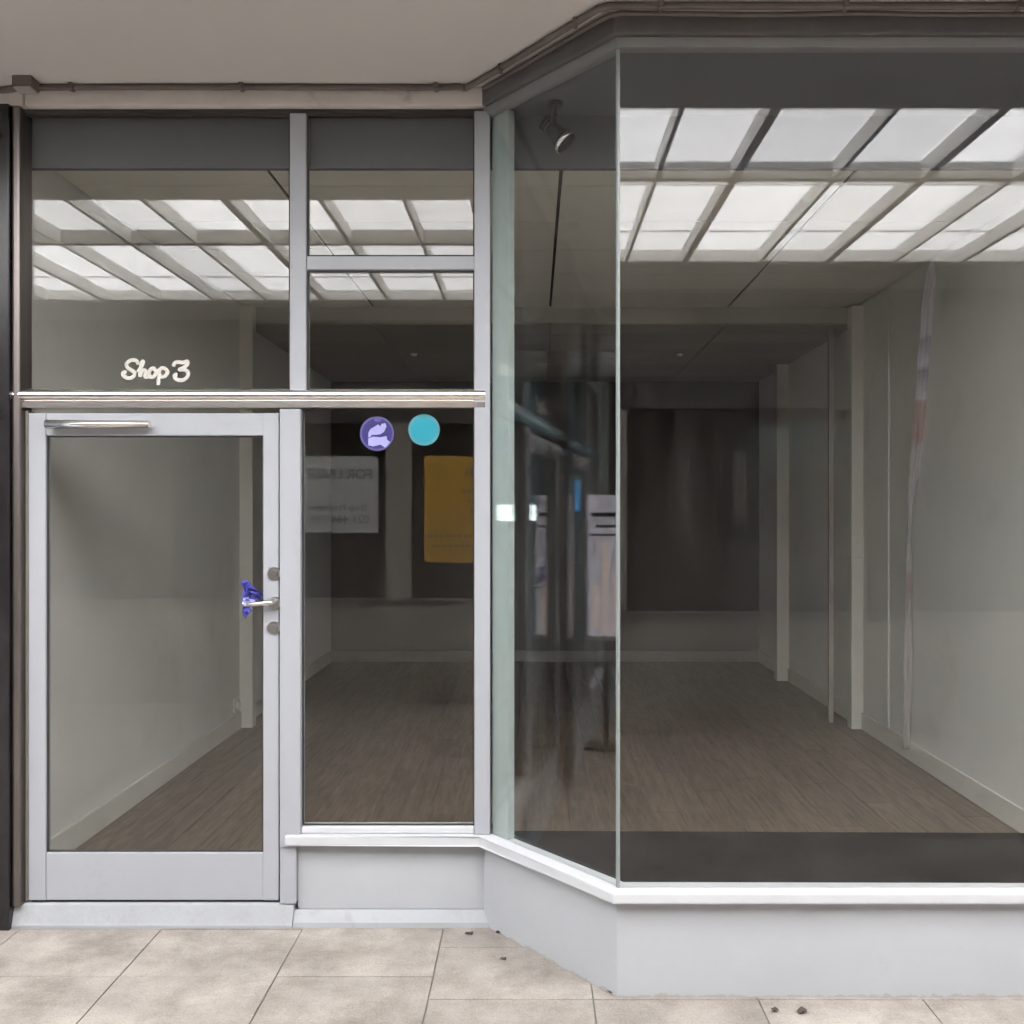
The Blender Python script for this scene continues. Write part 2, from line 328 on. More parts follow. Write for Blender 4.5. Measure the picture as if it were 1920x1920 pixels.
for y in (1.425, .52):
    box('glazing_bar', WALL_L, WALL_R, y-.006, y+.006, SOF+.090, SOF+.099, 'beam', sky_t, 0)
for y0, y1 in ((SK0-.022, SK0), (SK1, SK1+.022)): box('upstand', WALL_L, WALL_R, y0, y1, SOF+.003, SOF+.101, 'beam', sky_t, 0)
def sheet(x0, x1, y0, y1):
    bm = bmesh.new(); vs = [bm.verts.new((x, y, SOF+.102)) for x, y in ((x0, y0), (x1, y0), (x1, y1), (x0, y1))]; bm.faces.new(vs[::-1])
    return mesh_obj('roof_sheet', bm, 'sheet', sky_t)
for k in range(len(BX)-1):
    sheet(BX[k], BX[k+1], SK0-.02, 1.735); sheet(BX[k], BX[k+1], 1.735, SK1+.02)
# building shell over and round the shops: keeps daylight to the skylight
box('upper_building', WALL_L, WALL_R, D2+.15, YB+.4, SOF+.019, SOF+.3, 'outer', None, 0)
tag(bpy.data.objects['upper_building'], 'rendered slab of the building above the shop units', 'building')
box('opposite_building', WALL_L, WALL_R, -5.2, YO-.4, SOF+.019, SOF+.3, 'outer', None, 0)
tag(bpy.data.objects['opposite_building'], 'rendered slab of the building above the shops across the walkway', 'building')
for nm, x0, x1, lab in (('end_wall', WALL_L-.2, WALL_L, 'dark teal wall closing the far left end of the walkway'), ('end_wall', WALL_R, WALL_R+.2, 'plain wall closing the far right end of the walkway')):
    tag(box(nm, x0, x1, -5.2, YB+.4, -.01, SOF+.3, 'tealdark' if x1 < 0 else 'outer', None, 0), lab, 'wall')

# ------------------------------------------------------------------ the shopfront
sf = empty('shopfront', (0, D2, 0), 'pale grey painted shopfront with glazed door, side pane and projecting corner display window', 'shopfront')
def gasket(x0, x1, z0, z1, y0, y1, parent, w=.006):
    bm = bmesh.new()
    for (a, b, c, d) in ((x0, x0+w, z0, z1), (x1-w, x1, z0, z1), (x0+w, x1-w, z0, z0+w), (x0+w, x1-w, z1-w, z1)):
        bmesh.ops.create_cube(bm, size=1, matrix=Matrix.Translation(((a+b)/2, (y0+y1)/2, (c+d)/2)) @ Matrix.Diagonal((b-a, y1-y0, d-c, 1)))
    return mesh_obj('gasket', bm, 'dark', parent)
def build_shopfront(sf):
    for a in ((-2.137, -1.017, 2.236, 3.391), (-.947, -.246, 2.796, 3.391), (-.947, -.246, 2.2355, 2.737), (-.967, -.246, .4145, 2.157)): gasket(*a, D2+.002, D2+.011, sf)
    T = .022                                # half thickness of frames
    # heads
    box('head_rail', XL+.08, -.19, D2-.002, D2+.05, 3.392, 3.41, 'dark', sf)
    box('head_trim', XL+.13, -.19, D2-.035, D2+.05, 3.412, SOF-.001, 'trim', sf, .006)
    band('fascia', [(-.193, D2-.008)]+PATH[2:], -.05, .032, 3.412, SOF-.001, 'fascia', sf, .006)
    band('upper_channel', PATH[1:], -.03, .012, 3.375, 3.411, 'headgrey', sf, .002)
    # door opening
    box('door_jamb', -2.123, -2.110, D2-.004, D2+.05, .10, 2.15, 'oppd2', sf)
    box('mullion', -1.055, -.968, D2-.025, D2+.06, .33, 2.155, 'white', sf, .004)
    box('mullion', -1.016, -.948, D2-.012, D2+.06, 2.235, 3.39, 'white', sf, .004)
    box('upper_jamb', -2.16, -2.138, D2-.012, D2+.06, 2.235, 3.39, 'white', sf)
    box('transom_rail', -.947, -.24, D2-.008, D2+.05, 2.738, 2.795, 'white', sf, .006)
    box('corner_post', -.245, -.180, D2-.030, D2+.05, .386, 3.392, 'white', sf, .004)
    # bright metal transom bar: half-round nose over a flat apron
    bm = bmesh.new(); prof = [(D2+.06, 2.235), (D2-.02, 2.235)]
    for k in range(9):
        a = math.radians(90+k*180/8); prof.append((D2-.028+.014*math.cos(a)*1.2, 2.212+.021*math.sin(a)))
    prof += [(D2-.022, 2.187), (D2-.030, 2.182), (D2-.030, 2.160), (D2+.06, 2.158)]
    L_ = [bm.verts.new((-2.175, y, z)) for y, z in prof]; R_ = [bm.verts.new((-.20, y, z)) for y, z in prof]
    bm.faces.new(L_); bm.faces.new(R_[::-1])
    for i in range(len(prof)): bm.faces.new((L_[i], R_[i], R_[(i+1) % len(prof)], L_[(i+1) % len(prof)]))
    mesh_obj('transom_bar', bm, 'chrome', sf)
    # panes
    gy0, gy1 = D2+.012, D2+.020
    box('pane', -2.139, -1.015, gy0, gy1, 2.236, 3.391, 'glass', sf, 0)
    box('pane', -.949, -.244, gy0, gy1, 2.794, 3.391, 'glass', sf, 0)
    box('pane', -.949, -.244, gy0, gy1, 2.236, 2.739, 'glass', sf, 0)
    box('pane', -.969, -.244, gy0, gy1, .41, 2.157, 'glass', sf, 0)
    # projecting window: two butt-jointed sheets
    seg('pane', (-.186, D2-.008), (.304, D1+.009), -.010, 0, .386, 3.376, 'glassg', sf, 0)
    box('pane', .302, 2.54, D1, D1+.010, .386, 3.376, 'glass', sf, 0)
    prism('silicone_joint', [(.2945, D1+.007), (.300, D1-.001), (.3085, D1-.001), (.3085, D1+.011), (.302, D1+.016)], .387, 3.374, 'silicone', sf, 0)
    seg('side_channel', (-.180, D2-.014), (-.112, D2-.096), -.045, -.0105, .387, 3.374, 'channel', sf, .003)
    box('end_post', 2.50, 2.58, D1-.02, D1+.06, .386, 3.40, 'white', sf, .004)
    # sill and risers
    band('sill', PATH, -.05, .045, .344, .385, 'sill', sf, .007)
    box('bottom_rail', -.967, -.246, D2-.018, D2+.05, .386, .414, 'sill', sf, .005)
    band('riser', PATH[1:], -.06, .008, -.006, .343, 'riser', sf, .003)
    box('riser_panel', -.987, -.196, D2+.006, D2+.05, .063, .343, 'riser', sf, .003)
    box('riser_stile', -1.055, -.988, D2-.020, D2+.05, .095, .343, 'white', sf, .004)
    bm = bmesh.new(); prof = [(D2+.06, -.006), (D2+.06, .062), (D2+.002, .062), (D2-.028, .020), (D2-.032, -.006)]
    A_ = [bm.verts.new((-.999, y, z)) for y, z in prof]; B_ = [bm.verts.new((-.17, y, z)) for y, z in prof]; bm.faces.new(A_); bm.faces.new(B_[::-1])
    for i in range(len(prof)): bm.faces.new((A_[i], B_[i], B_[(i+1) % len(prof)], A_[(i+1) % len(prof)]))
    mesh_obj('plinth', bm, 'step', sf)
    bm = bmesh.new(); prof = [(D2+.12, -.006), (D2+.12, .094), (D2-.004, .094), (D2-.014, .088), (D2-.034, .022), (D2-.038, .012), (D2-.038, -.006)]
    A_ = [bm.verts.new((-2.19, y, z)) for y, z in prof]; B_ = [bm.verts.new((-1.0, y, z)) for y, z in prof]; bm.faces.new(A_); bm.faces.new(B_[::-1])
    for i in range(len(prof)): bm.faces.new((A_[i], B_[i], B_[(i+1) % len(prof)], A_[(i+1) % len(prof)]))
    mesh_obj('threshold', bm, 'step', sf)
    # door leaf
    door = box('door', -2.106, -2.034, D2-.012, D2+.032, .106, 2.139, 'white', sf, .004)
    box('stile', -1.127, -1.062, D2-.012, D2+.032, .106, 2.139, 'white', door, .004)
    box('top_rail', -2.033, -1.126, D2-.010, D2+.030, 2.045, 2.1385, 'white', door, .004)
    box('bottom_rail', -2.033, -1.126, D2-.010, D2+.030, .1065, .305, 'white', door, .004)
    box('pane', -2.034, -1.125, D2+.006, D2+.012, .303, 2.047, 'glass', door, 0)
    box('door_gap_shade', -2.10, -1.064, D2+.004, D2+.028, .095, .1055, 'dark', door, 0)  # black strip standing in for the contact shadow in the gap under the door
    gasket(-2.0335, -1.1275, .3055, 2.0445, D2-.002, D2+.0055, door)
    # surface door closer
    bm = bmesh.new(); cyl_bm(bm, (-2.01, D2-.05, 2.088), (-1.585, D2-.05, 2.088), .026, .020, 24)
    bmesh.ops.scale(bm, vec=(1, 1, .75), verts=bm.verts, space=Matrix.Translation((0, 0, -2.088)))
    o = mesh_obj('door_closer', bm, 'chrome', door)
    for f in o.data.polygons: f.use_smooth = len(f.vertices) == 4
    X0 = -1.081
    for zz in (1.47, 1.243):
        bm = bmesh.new(); cyl_bm(bm, (X0, D2-.02, zz), (X0, D2-.010, zz), .027, .028, 28); cyl_bm(bm, (X0, D2-.026, zz), (X0, D2-.019, zz), .016, .017, 20)
        lk = mesh_obj('lock', bm, 'dsteel', door)
    bm = bmesh.new(); cyl_bm(bm, (X0+.004, D2-.022, 1.345), (X0+.004, D2-.010, 1.345), .026, .028, 28)
    mesh_obj('handle_rose', bm, 'dsteel', door)
    tube('lever_handle', smooth_pts([(X0+.002, D2-.02, 1.348), (X0, D2-.05, 1.352), (X0-.012, D2-.06, 1.352), (X0-.06, D2-.062, 1.347), (X0-.115, D2-.058, 1.345)], 6), .0105, 'steel', door)
build_shopfront(sf)

# ------------------------------------------------------------------ black pilaster
pil = empty('pilaster', (-2.32, D2, 0), 'glossy black stone pilaster with bright metal edge left of the door', 'pilaster')
box('stone_facing', -2.455, -2.162, D2-.06, D2+.12, .0, SOF-.08, 'black', pil, .004)
box('metal_edge', -2.160, -2.124, D2-.045, D2+.06, .089, SOF-.08, 'alu', pil, .012)
box('cap_trim', -2.47, -2.118, D2-.035, D2+.1, SOF-.079, SOF-.001, 'trim', pil, .006)

# ------------------------------------------------------------------ shop room
floor = box('shop_floor', XL-.1, XR+.1, D2+.10, YB+.1, -.012, FL-.012, 'dark', None, 0); tag(floor, kind='structure')
PLW, PLL = .152, 1.22
bm = poly_bm([(-PLW/2+.0008, -PLL/2+.0008), (PLW/2-.0008, -PLL/2+.0008), (PLW/2-.0008, PLL/2-.0008), (-PLW/2+.0008, PLL/2-.0008)], -.010, 0, .0012)
plm = bpy.data.meshes.new('plank'); bmesh.ops.recalc_face_normals(bm, faces=bm.faces); bm.to_mesh(plm); bm.free(); plm.materials.append(M['plank'])
nc = int(math.ceil((XR-XL)/PLW))
for c in range(nc):
    y = D2+.05+PLL/2-((c*.37) % 1)*PLL*.9
    x = XL+PLW*(c+.5)
    while y-PLL/2 < YB:
        o = bpy.data.objects.new('plank', plm); link(o, floor); o.location = (x, y, FL)
        if y-PLL/2 < D2+.03:                              # cut plank at the front
            s = (y+PLL/2-D2-.03)/PLL
            if s < .08: COL.objects.unlink(o); bpy.data.objects.remove(o); y += PLL; continue
            o.scale = (1, s, 1); o.location.y = D2+.03+PLL*s/2
        y += PLL
# display platform behind the projecting window
plat = prism('display_platform', offset_path([(-.115, D2+.03), (.325, D1+.058), (2.49, D1+.058)], -.0)+[(2.49, D2+.0), (-.05, D2+.03)], .02, .383, 'plat', None, .004)
tag(plat, 'low charcoal display platform behind the projecting window', 'platform')
# bulkhead over the display
bulk = empty('bulkhead', (0, D2, 3.2), 'dark grey bulkhead and window soffit above the display', 'bulkhead')
prism('window_soffit', [(-.13, D2+.05), (.33, D1+.06), (XR+.05, D1+.06), (XR+.05, D2+.055), (-.13, D2+.055)], 3.405, SOF+.1, 'bulk', bulk, 0)
box('downstand', XL-.02, XR+.02, D2+.06, D2+.09, 3.185, SOF+.1, 'bulk', bulk, .003)
# ceilings
YP = 7.46
cl = box('shop_ceiling', XL-.1, XR+.1, D2+.092, YP, 3.327, SOF, 'dark', None, 0); tag(cl, kind='structure')
xs = [XL+.002, -1.235, .13, 1.5, XR-.002]; ys = [D2+.093]+[4.70+.566*k for k in range(5)]+[YP-.002]
for a in range(len(xs)-1):
    for b in range(len(ys)-1):
        box('ceiling_panel', xs[a]+.009, xs[a+1]-.009, ys[b]+.003, ys[b+1]-.003, 3.315, 3.3265, 'ceil', cl, .001)
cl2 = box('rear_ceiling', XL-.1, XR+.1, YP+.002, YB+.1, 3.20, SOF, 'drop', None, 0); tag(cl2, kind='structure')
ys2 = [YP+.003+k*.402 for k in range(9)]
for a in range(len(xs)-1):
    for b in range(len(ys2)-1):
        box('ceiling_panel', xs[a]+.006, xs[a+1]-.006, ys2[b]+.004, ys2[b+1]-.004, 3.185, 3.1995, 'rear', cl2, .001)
# walls
lw = empty('side_wall', (XL, 7.3, 0), 'pale grey painted side wall seen through the door glass', 'wall')
box('plaster', XL-.15, XL, D2+.06, YB+.1, -.01, SOF, 'wall', lw, 0)
box('skirting_board', XL, XL+.016, D2+.10, YB, FL, FL+.125, 'skirting', lw, .003)
rw = empty('side_wall', (XR, 7.3, 0), 'pale grey painted side wall at the right behind the display window', 'wall')
box('plaster', XR, XR+.15, D1+.07, YB+.1, -.01, SOF, 'wall', rw, 0)
box('skirting_board', XR-.016, XR, D2+.02, YB, FL, FL+.125, 'skirting', rw, .003)
bw = empty('back_wall', (0, YB, 0), 'dim brown back wall at the rear of the empty shop', 'wall')
box('plaster', XL-.1, XR+.1, YB, YB+.15, -.01, SOF, 'back', bw, 0)
box('skirting_board', XL+.017, XR-.017, YB-.016, YB, FL, FL+.12, 'oppd2', bw, .003)
# posts and rails
post = box('wall_post', XL, XL+.10, 7.36, 7.455, FL, 3.31, 'skirting', None, .004); tag(post, 'white square post on the left wall seen past the door stile', 'post')
post = box('wall_post', XR-.09, XR, 7.31, 7.41, FL, 3.30, 'skirting', None, .004); tag(post, 'thickest and brightest white post on the right wall, with a thin collar', 'post')
c_ = box('collar', XR-.096, XR-.001, 7.295, 7.425, 1.39, 1.55, 'skirting', post, .006)
post = box('wall_post', XR-.19, XR-.155, 7.54, 7.58, FL, 3.183, 'opp', None, .003); tag(post, 'thin white post standing just left of the thickest right wall post', 'post')
post = box('wall_post', XR-.12, XR-.002, 9.43, 9.55, FL, 3.183, 'skirting', None, .004); tag(post, 'white post farthest back on the right wall, near the dark rear', 'post')
pn = box('wall_panel', XR-.014, XR-.001, 6.77, 7.22, FL+.126, 3.30, 'wall', None, .004); tag(pn, 'flat raised grey panel on the right wall beside the white post', 'panel')
po = empty('power_outlet', (XL, 7.30, .23), 'small white power outlet low on the left wall near the post', 'outlet')
box('plate', XL+.001, XL+.014, 7.20, 7.315, .235, .335, 'plug', po, .004); box('socket', XL+.012, XL+.034, 7.24, 7.28, .26, .31, 'plug', po, .004)
for x, y, lab in ((1.34, 8.82, 'tiny white dome sensor on the rear ceiling seen through the display window'), (-1.09, 8.82, 'tiny white dome sensor on the rear ceiling seen through the upper panes')):
    t = empty('ceiling_sensor', (x, y, 3.18), lab, 'sensor')
    cyl('base', (x, y, 3.185), (x, y, 3.173), .032, 'plug', t)
    bm = bmesh.new(); bmesh.ops.create_uvsphere(bm, u_segments=16, v_segments=8, radius=.024, matrix=Matrix.Translation((x, y, 3.172)) @ Matrix.Diagonal((1, 1, .6, 1))); mesh_obj('dome', bm, 'plug', t, True)

# printed film strip hanging against the right wall
bm = bmesh.new(); rows = []; N = 120
KEY = [(1747, 492, 8), (1746, 520, 22), (1741, 560, 26), (1736, 640, 27), (1729, 740, 26), (1724, 800, 27), (1717, 870, 24), (1711, 915, 17), (1706, 960, 9), (1704, 1010, 8), (1705, 1050, 14), (1703, 1110, 15), (1703, 1180, 15), (1702, 1260, 17), (1701, 1340, 15), (1701, 1405, 17)]
for i in range(N+1):
    f = i/N*(len(KEY)-1); k = min(int(f), len(KEY)-2); f -= k
    a, b, w = (KEY[k][q]*(1-f)+KEY[k+1][q]*f for q in range(3))
    X = XR-.035; Y = X*FP/(a-1000); z = EYE+(965-b)*Y/FP; w = w*Y/FP
    r = []
    for q in range(9):
        u = q/8-.5; fold = .007*math.sin(q*2.4+i*.11)+.004*math.sin(q*1.1-i*.23)
        r.append(bm.verts.new((X+u*w+.0022*math.sin(i*.9+q*.7)+.0015*math.sin(i*.31), Y+fold+.012*u, z)))
    rows.append(r)
for i in range(N):
    for k in range(8): bm.faces.new((rows[i][k], rows[i][k+1], rows[i+1][k+1], rows[i+1][k]))
st = mesh_obj('film_strip', bm, 'film', None, True); sm = st.modifiers.new('thickness', 'SOLIDIFY'); sm.thickness = .0008
tag(st, 'crumpled lilac printed film strip with red patches hanging against the right wall', 'film strip')

# ------------------------------------------------------------------ spotlight in the display
sx, sy = .088, 3.96
sp = empty('spotlight', (sx, sy, 3.40), 'small black spotlight with silver rim hanging from the window soffit', 'spotlight')
cyl('mount', (sx, sy, 3.404), (sx, sy, 3.388), .034, 'spotblk', sp, .028)
cyl('stem', (sx, sy, 3.39), (sx-.002, sy, 3.335), .008, 'spotblk', sp)
A = Vector((.040, sy+.006, 3.336)); B = Vector((.118, sy-.004, 3.254)); d = (B-A).normalized()
bm = bmesh.new(); cyl_bm(bm, A, A+d*.060, .022, .030, 24); cyl_bm(bm, A+d*.059, B, .031, .044, 24); mesh_obj('body', bm, 'spotblk', sp)
for k in range(3): cyl('cooling_fin', A+d*(.010+.016*k), A+d*(.015+.016*k), .034, 'spotblk', sp)
tube('yoke', smooth_pts([(sx, sy, 3.338), (sx-.01, sy-.042, 3.330), (sx-.008, sy-.044, 3.297)], 6), .006, 'spotblk', sp)
cyl('rim', B-d*.002, B+d*.024, .046, 'spotrim', sp, .054, 32); cyl('lens', B+d*.020, B+d*.0245, .046, 'spotblk', sp, .047, 32)

# ------------------------------------------------------------------ lettering, stickers, blue wrap
def zp(zx, zy, y):                                       # place on the plane y
    px = 200+zx*.104167; py = 640+zy*.104167
    return ((px-1000)*y/FP, y, EYE+(965-py)*y/FP)
LY = D2+.0095
let = empty('window_lettering', zp(880, 560, LY), 'cream script lettering reading Shop 3 above the door', 'lettering')
STROKES = {
 'S': [[(575, 420), (550, 365), (490, 338), (420, 350), (365, 400), (375, 470), (440, 515), (500, 560), (490, 625), (420, 665), (340, 645), (295, 600), (310, 555), (360, 560)]],
 'h': [[(560, 560), (620, 470), (660, 375), (640, 370), (615, 480), (600, 640)], [(604, 620), (640, 535), (690, 520), (705, 560), (690, 625), (730, 645), (775, 600)]],
 'o': [[(835, 490), (790, 510), (765, 570), (785, 635), (835, 645), (880, 600), (885, 535), (850, 490), (825, 505)], [(880, 530), (910, 545)]],
 'p': [[(950, 490), (945, 600), (935, 700), (932, 790)], [(945, 540), (990, 485), (1055, 495), (1095, 555), (1060, 620), (1000, 640), (955, 615)]],
 '3': [[(1205, 455), (1225, 395), (1290, 375), (1380, 385), (1450, 360), (1455, 420), (1375, 480), (1310, 510), (1400, 510), (1465, 560), (1455, 635), (1395, 690), (1305, 700), (1235, 665), (1230, 610), (1275, 605)]],
}
for ch, sts in STROKES.items():
    bigger = None
    for s_ in sts:
        pts = [Vector(zp(a, b, LY)) for a, b in s_]
        o = tube('letter', smooth_pts(pts, 5), .0086, 'letter', let, flat=(LY, .18), res=2)
pk = empty('round_sticker', (-.654, LY, 2.065), 'round purple sticker with pale lilac emblem on the side pane', 'sticker')
def disc(name, cx, cz, r, y, mat, parent, t=.0006, n=40): return cyl(name, (cx, y, cz), (cx, y-t, cz), r, mat, parent, seg_n=n)
def px(pxx, pyy, y=D2+.0115): return ((pxx-1000)*y/FP, EYE+(965-pyy)*y/FP)
cx, cz = px(707, 813); GY = D2+.0118
disc('backing', cx, cz, .072, GY, 'lring', pk); disc('face', cx, cz, .064, GY-.0008, 'purple', pk)
def flatpoly(name, pts, mat, parent, y, t=.0006):
    bm = bmesh.new(); a = [bm.verts.new((x, y, z)) for x, z in pts]; b = [bm.verts.new((x, y-t, z)) for x, z in pts]; n = len(pts)
    bm.faces.new(a); bm.faces.new(b[::-1])
    for i in range(n): bm.faces.new((a[i], a[(i+1) % n], b[(i+1) % n], b[i]))
    return mesh_obj(name, bm, mat, parent)
ey = GY-.0016
def ep(u, v): return px(640+u*.1146, 750+v*.1146, ey)
flatpoly('emblem', [ep(*p) for p in ((440, 610), (445, 530), (480, 470), (540, 440), (600, 400), (640, 430), (660, 390), (720, 380), (740, 430), (700, 520), (640, 560), (560, 570), (500, 570), (470, 610))], 'lilac', pk, ey)
flatpoly('emblem', [ep(*p) for p in ((440, 630), (520, 600), (640, 610), (740, 590), (750, 650), (800, 690), (720, 780), (640, 730), (520, 760), (440, 740))], 'lilac', pk, ey)
flatpoly('emblem', [ep(*p) for p in ((530, 330), (560, 295), (630, 300), (660, 330), (620, 355), (560, 355))], 'lring', pk, ey)
tk = empty('round_sticker', (-.46, LY, 2.07), 'plain round turquoise sticker with paler rim on the side pane', 'sticker')
cx, cz = px(795, 806)
disc('backing', cx, cz, .066, GY, 'tring', tk); disc('face', cx, cz-.001, .053, GY-.0008, 'teal', tk)
# blue plastic wrap knotted on the inner end of the lever
bwp = empty('blue_wrap', (-1.19, D2-.06, 1.345), 'crumpled blue plastic wrap knotted round the door lever', 'plastic wrap')
def crumple(name, outline, mat, seed, depth=.022):
    """a crumpled scrap of film: a fan of folded facets inside an irregular outline (photograph pixels)"""
    rn = random.Random(seed); y = D2-.058; cxs = sum(p[0] for p in outline)/len(outline); cys = sum(p[1] for p in outline)/len(outline)
    bm = bmesh.new(); rings = []
    for k in range(5):
        t = k/4; ring = []
        for a, b in outline:
            jx = rn.uniform(-2.2, 2.2)*(t < 1); jy = rn.uniform(-2.2, 2.2)*(t < 1)
            X, Z = px(cxs+(a-cxs)*(.12+.88*t)+jx, cys+(b-cys)*(.12+.88*t)+jy, y); ring.append(bm.verts.new((X, y+rn.uniform(-depth, depth)*(1.1-t*.6)-.012*(1-t), Z)))
        rings.append(ring)
    n = len(outline); bm.faces.new(rings[0])
    for k in range(4):
        for q in range(n):
            a, b, c, d_ = rings[k][q], rings[k][(q+1) % n], rings[k+1][(q+1) % n], rings[k+1][q]
            bm.faces.new((a, b, c)); bm.faces.new((a, c, d_))
    o = mesh_obj(name, bm, mat, bwp); o.modifiers.new('thickness', 'SOLIDIFY').thickness = .0012
crumple('fold', [(453, 1090), (462, 1086), (470, 1096), (479, 1104), (489, 1110), (493, 1120), (486, 1126), (474, 1122), (464, 1124), (453, 1122), (457, 1106)], 'blue', 4)
crumple('fold', [(472, 1108), (482, 1106), (491, 1114), (490, 1124), (478, 1124), (470, 1117)], 'blued', 8, .010)
crumple('knot', [(453, 1119), (462, 1115), (472, 1121), (480, 1126), (474, 1134), (464, 1138), (454, 1136)], 'bluel', 5, .014)
crumple('fold', [(455, 1136), (468, 1137), (472, 1146), (464, 1152), (461, 1160), (455, 1150)], 'blue', 6, .012)

# ------------------------------------------------------------------ cables along the soffit
def cable(name, pts, r, lab):
    o = tube(name, smooth_pts(pts, 6), r, 'cable', None); tag(o, lab, 'cable'); return o
ZC = SOF-.013
ca = cable('cable', [(-2.7, D2+.06, ZC), (-2.35, D2+.02, ZC), (-2.18, D2-.042, ZC-.004), (-2.0, D2-.057, ZC), (-1.2, D2-.060, ZC), (-.6, D2-.058, ZC), (-.32, D2-.062, ZC), (-.235, D2-.10, ZC), (.175, D1-.01, ZC), (.235, D1-.078, ZC), (.33, D1-.095, ZC), (.8, D1-.095, ZC), (1.5, D1-.093, ZC), (2.6, D1-.095, ZC)], .0125, 'long dark cable bent along the soffit edge from left end to right')
cb = cable('cable', [(-.20, D2-.06, ZC-.006), (-.165, D2-.105, ZC-.006), (.215, D1+.02, ZC-.006), (.285, D1-.048, ZC-.006), (.38, D1-.057, ZC-.006), (.8, D1-.056, ZC-.010), (1.15, D1-.059, ZC-.006), (1.5, D1-.054, ZC-.009), (2.6, D1-.058, ZC-.006)], .0085, 'second thinner dark cable under the long one above the display window')
clips = [(-1.9, D2-.072), (-1.2, D2-.074), (-.40, D2-.073), (-.13, D2-.235), (.15, D1+.01), (.44, D1-.107), (1.08, D1-.107), (1.68, D1-.107)]
words = ['above the door hinge side', 'above the middle of the door', 'just left of the bend over the corner post', 'low on the sloping run', 'high on the sloping run', 'first right of the window corner', 'over the middle of the display window', 'near the right edge of the picture']
for (x, y), w_ in zip(clips, words):
    o = box('cable_clip', x-.009, x+.009, y-.010, y+.024, SOF-.030, SOF-.0005, 'cable', None, .004); tag(o, 'small dark cable clip on the soffit '+w_, 'clip', 'clips holding the soffit cable')
jb = empty('junction_box', (-2.06, D2-.12, SOF), 'small square dull junction box on the soffit at upper left', 'junction box')
box('body', -2.105, -2.025, D2-.145, D2-.075, SOF-.045, SOF-.001, 'cable', jb, .006); box('lid', -2.10, -2.03, D2-.14, D2-.08, SOF-.052, SOF-.044, 'junc', jb, .003)

# ------------------------------------------------------------------ neighbouring unit on the left (mirrored layout) and the shops across
nb = copy_tree(sf); nb.scale = (-1, 1, 1); nb.location = (-4.64, D2, 0)
tag(nb, 'neighbouring shopfront past the black pilaster, seen only mirrored in the angled pane', 'shopfront')
def room(name, x0, x1, y0, y1, z1, mat, front):
    """floor, ceiling, back and sides of a dim room open towards `front`"""
    bm = bmesh.new()
    def q(*p): bm.faces.new([bm.verts.new(v) for v in p])
    q((x0, y0, .02), (x1, y0, .02), (x1, y1, .02), (x0, y1, .02)); q((x0, y0, z1), (x1, y0, z1), (x1, y1, z1), (x0, y1, z1))
    q((x0, y0, .02), (x0, y1, .02), (x0, y1, z1), (x0, y0, z1)); q((x1, y0, .02), (x1, y1, .02), (x1, y1, z1), (x1, y0, z1))
    yb = y1 if front < 0 else y0
    q((x0, yb, .02), (x1, yb, .02), (x1, yb, z1), (x0, yb, z1))
    me = bpy.data.meshes.new(name); bm.to_mesh(me); bm.free(); me.materials.append(M[mat]); o = bpy.data.objects.new(name, me); link(o); tag(o, kind='structure'); return o
room('neighbour_room', -7.4, -2.47, D2+.07, 7.0, SOF-.002, 'room', -1)
pp = empty('poster_stand', (-3.3, 3.86, 0), 'backlit lilac and beige poster stand mirrored in the angled pane near its right edge', 'poster stand')
box('base', -3.42, -3.20, 3.70, 4.00, .001, .03, 'oppd', pp, .004)
box('post', -3.318, -3.29, 3.83, 3.87, .03, .80, 'oppd', pp, .002)
box('ledge', -3.33, -3.25, 3.71, 3.99, .80, .83, 'paperw', pp, .004)
box('board', -3.32, -3.29, 3.72, 3.985, .83, 1.86, 'litlilac', pp, .003)
for y0, y1, z0, z1, mt in ((3.76, 3.80, .86, 1.30, 'litskin'), (3.83, 3.88, .84, 1.52, 'litskin'), (3.90, 3.95, .88, 1.20, 'litskin'), (3.74, 3.96, 1.70, 1.73, 'oppd'), (3.74, 3.93, 1.62, 1.64, 'oppd'), (3.78, 3.96, 1.56, 1.575, 'oppd')):
    box('print', -3.289, -3.287, y0, y1, z0, z1, mt, pp, 0)
# lit lamp and blue sign at the far left end, mirrored as a glint beside the corner post
lm = empty('wall_lamp', (WALL_L+.02, 2.55, 1.65), 'lit white lamp on the far end wall, a glint beside the corner post', 'lamp')
box('housing', WALL_L+.001, WALL_L+.05, 2.24, 2.93, 1.62, 1.86, 'plug', lm, .006)
o = box('diffuser', WALL_L+.051, WALL_L+.06, 2.27, 2.90, 1.64, 1.84, 'plug', lm, 0)
m_, n_, l_ = node_mat('lamp_diffuser'); n_['Principled BSDF'].inputs['Emission Color'].default_value = (.85, 1, .97, 1); n_['Principled BSDF'].inputs['Emission Strength'].default_value = 3.2
o.data.materials[0] = m_
bs = box('blue_sign', WALL_L+.001, WALL_L+.03, 2.95, 3.5, 1.75, 2.15, 'litblue', None, .004); tag(bs, 'small blue sign on the far end wall beside the lit lamp', 'sign')
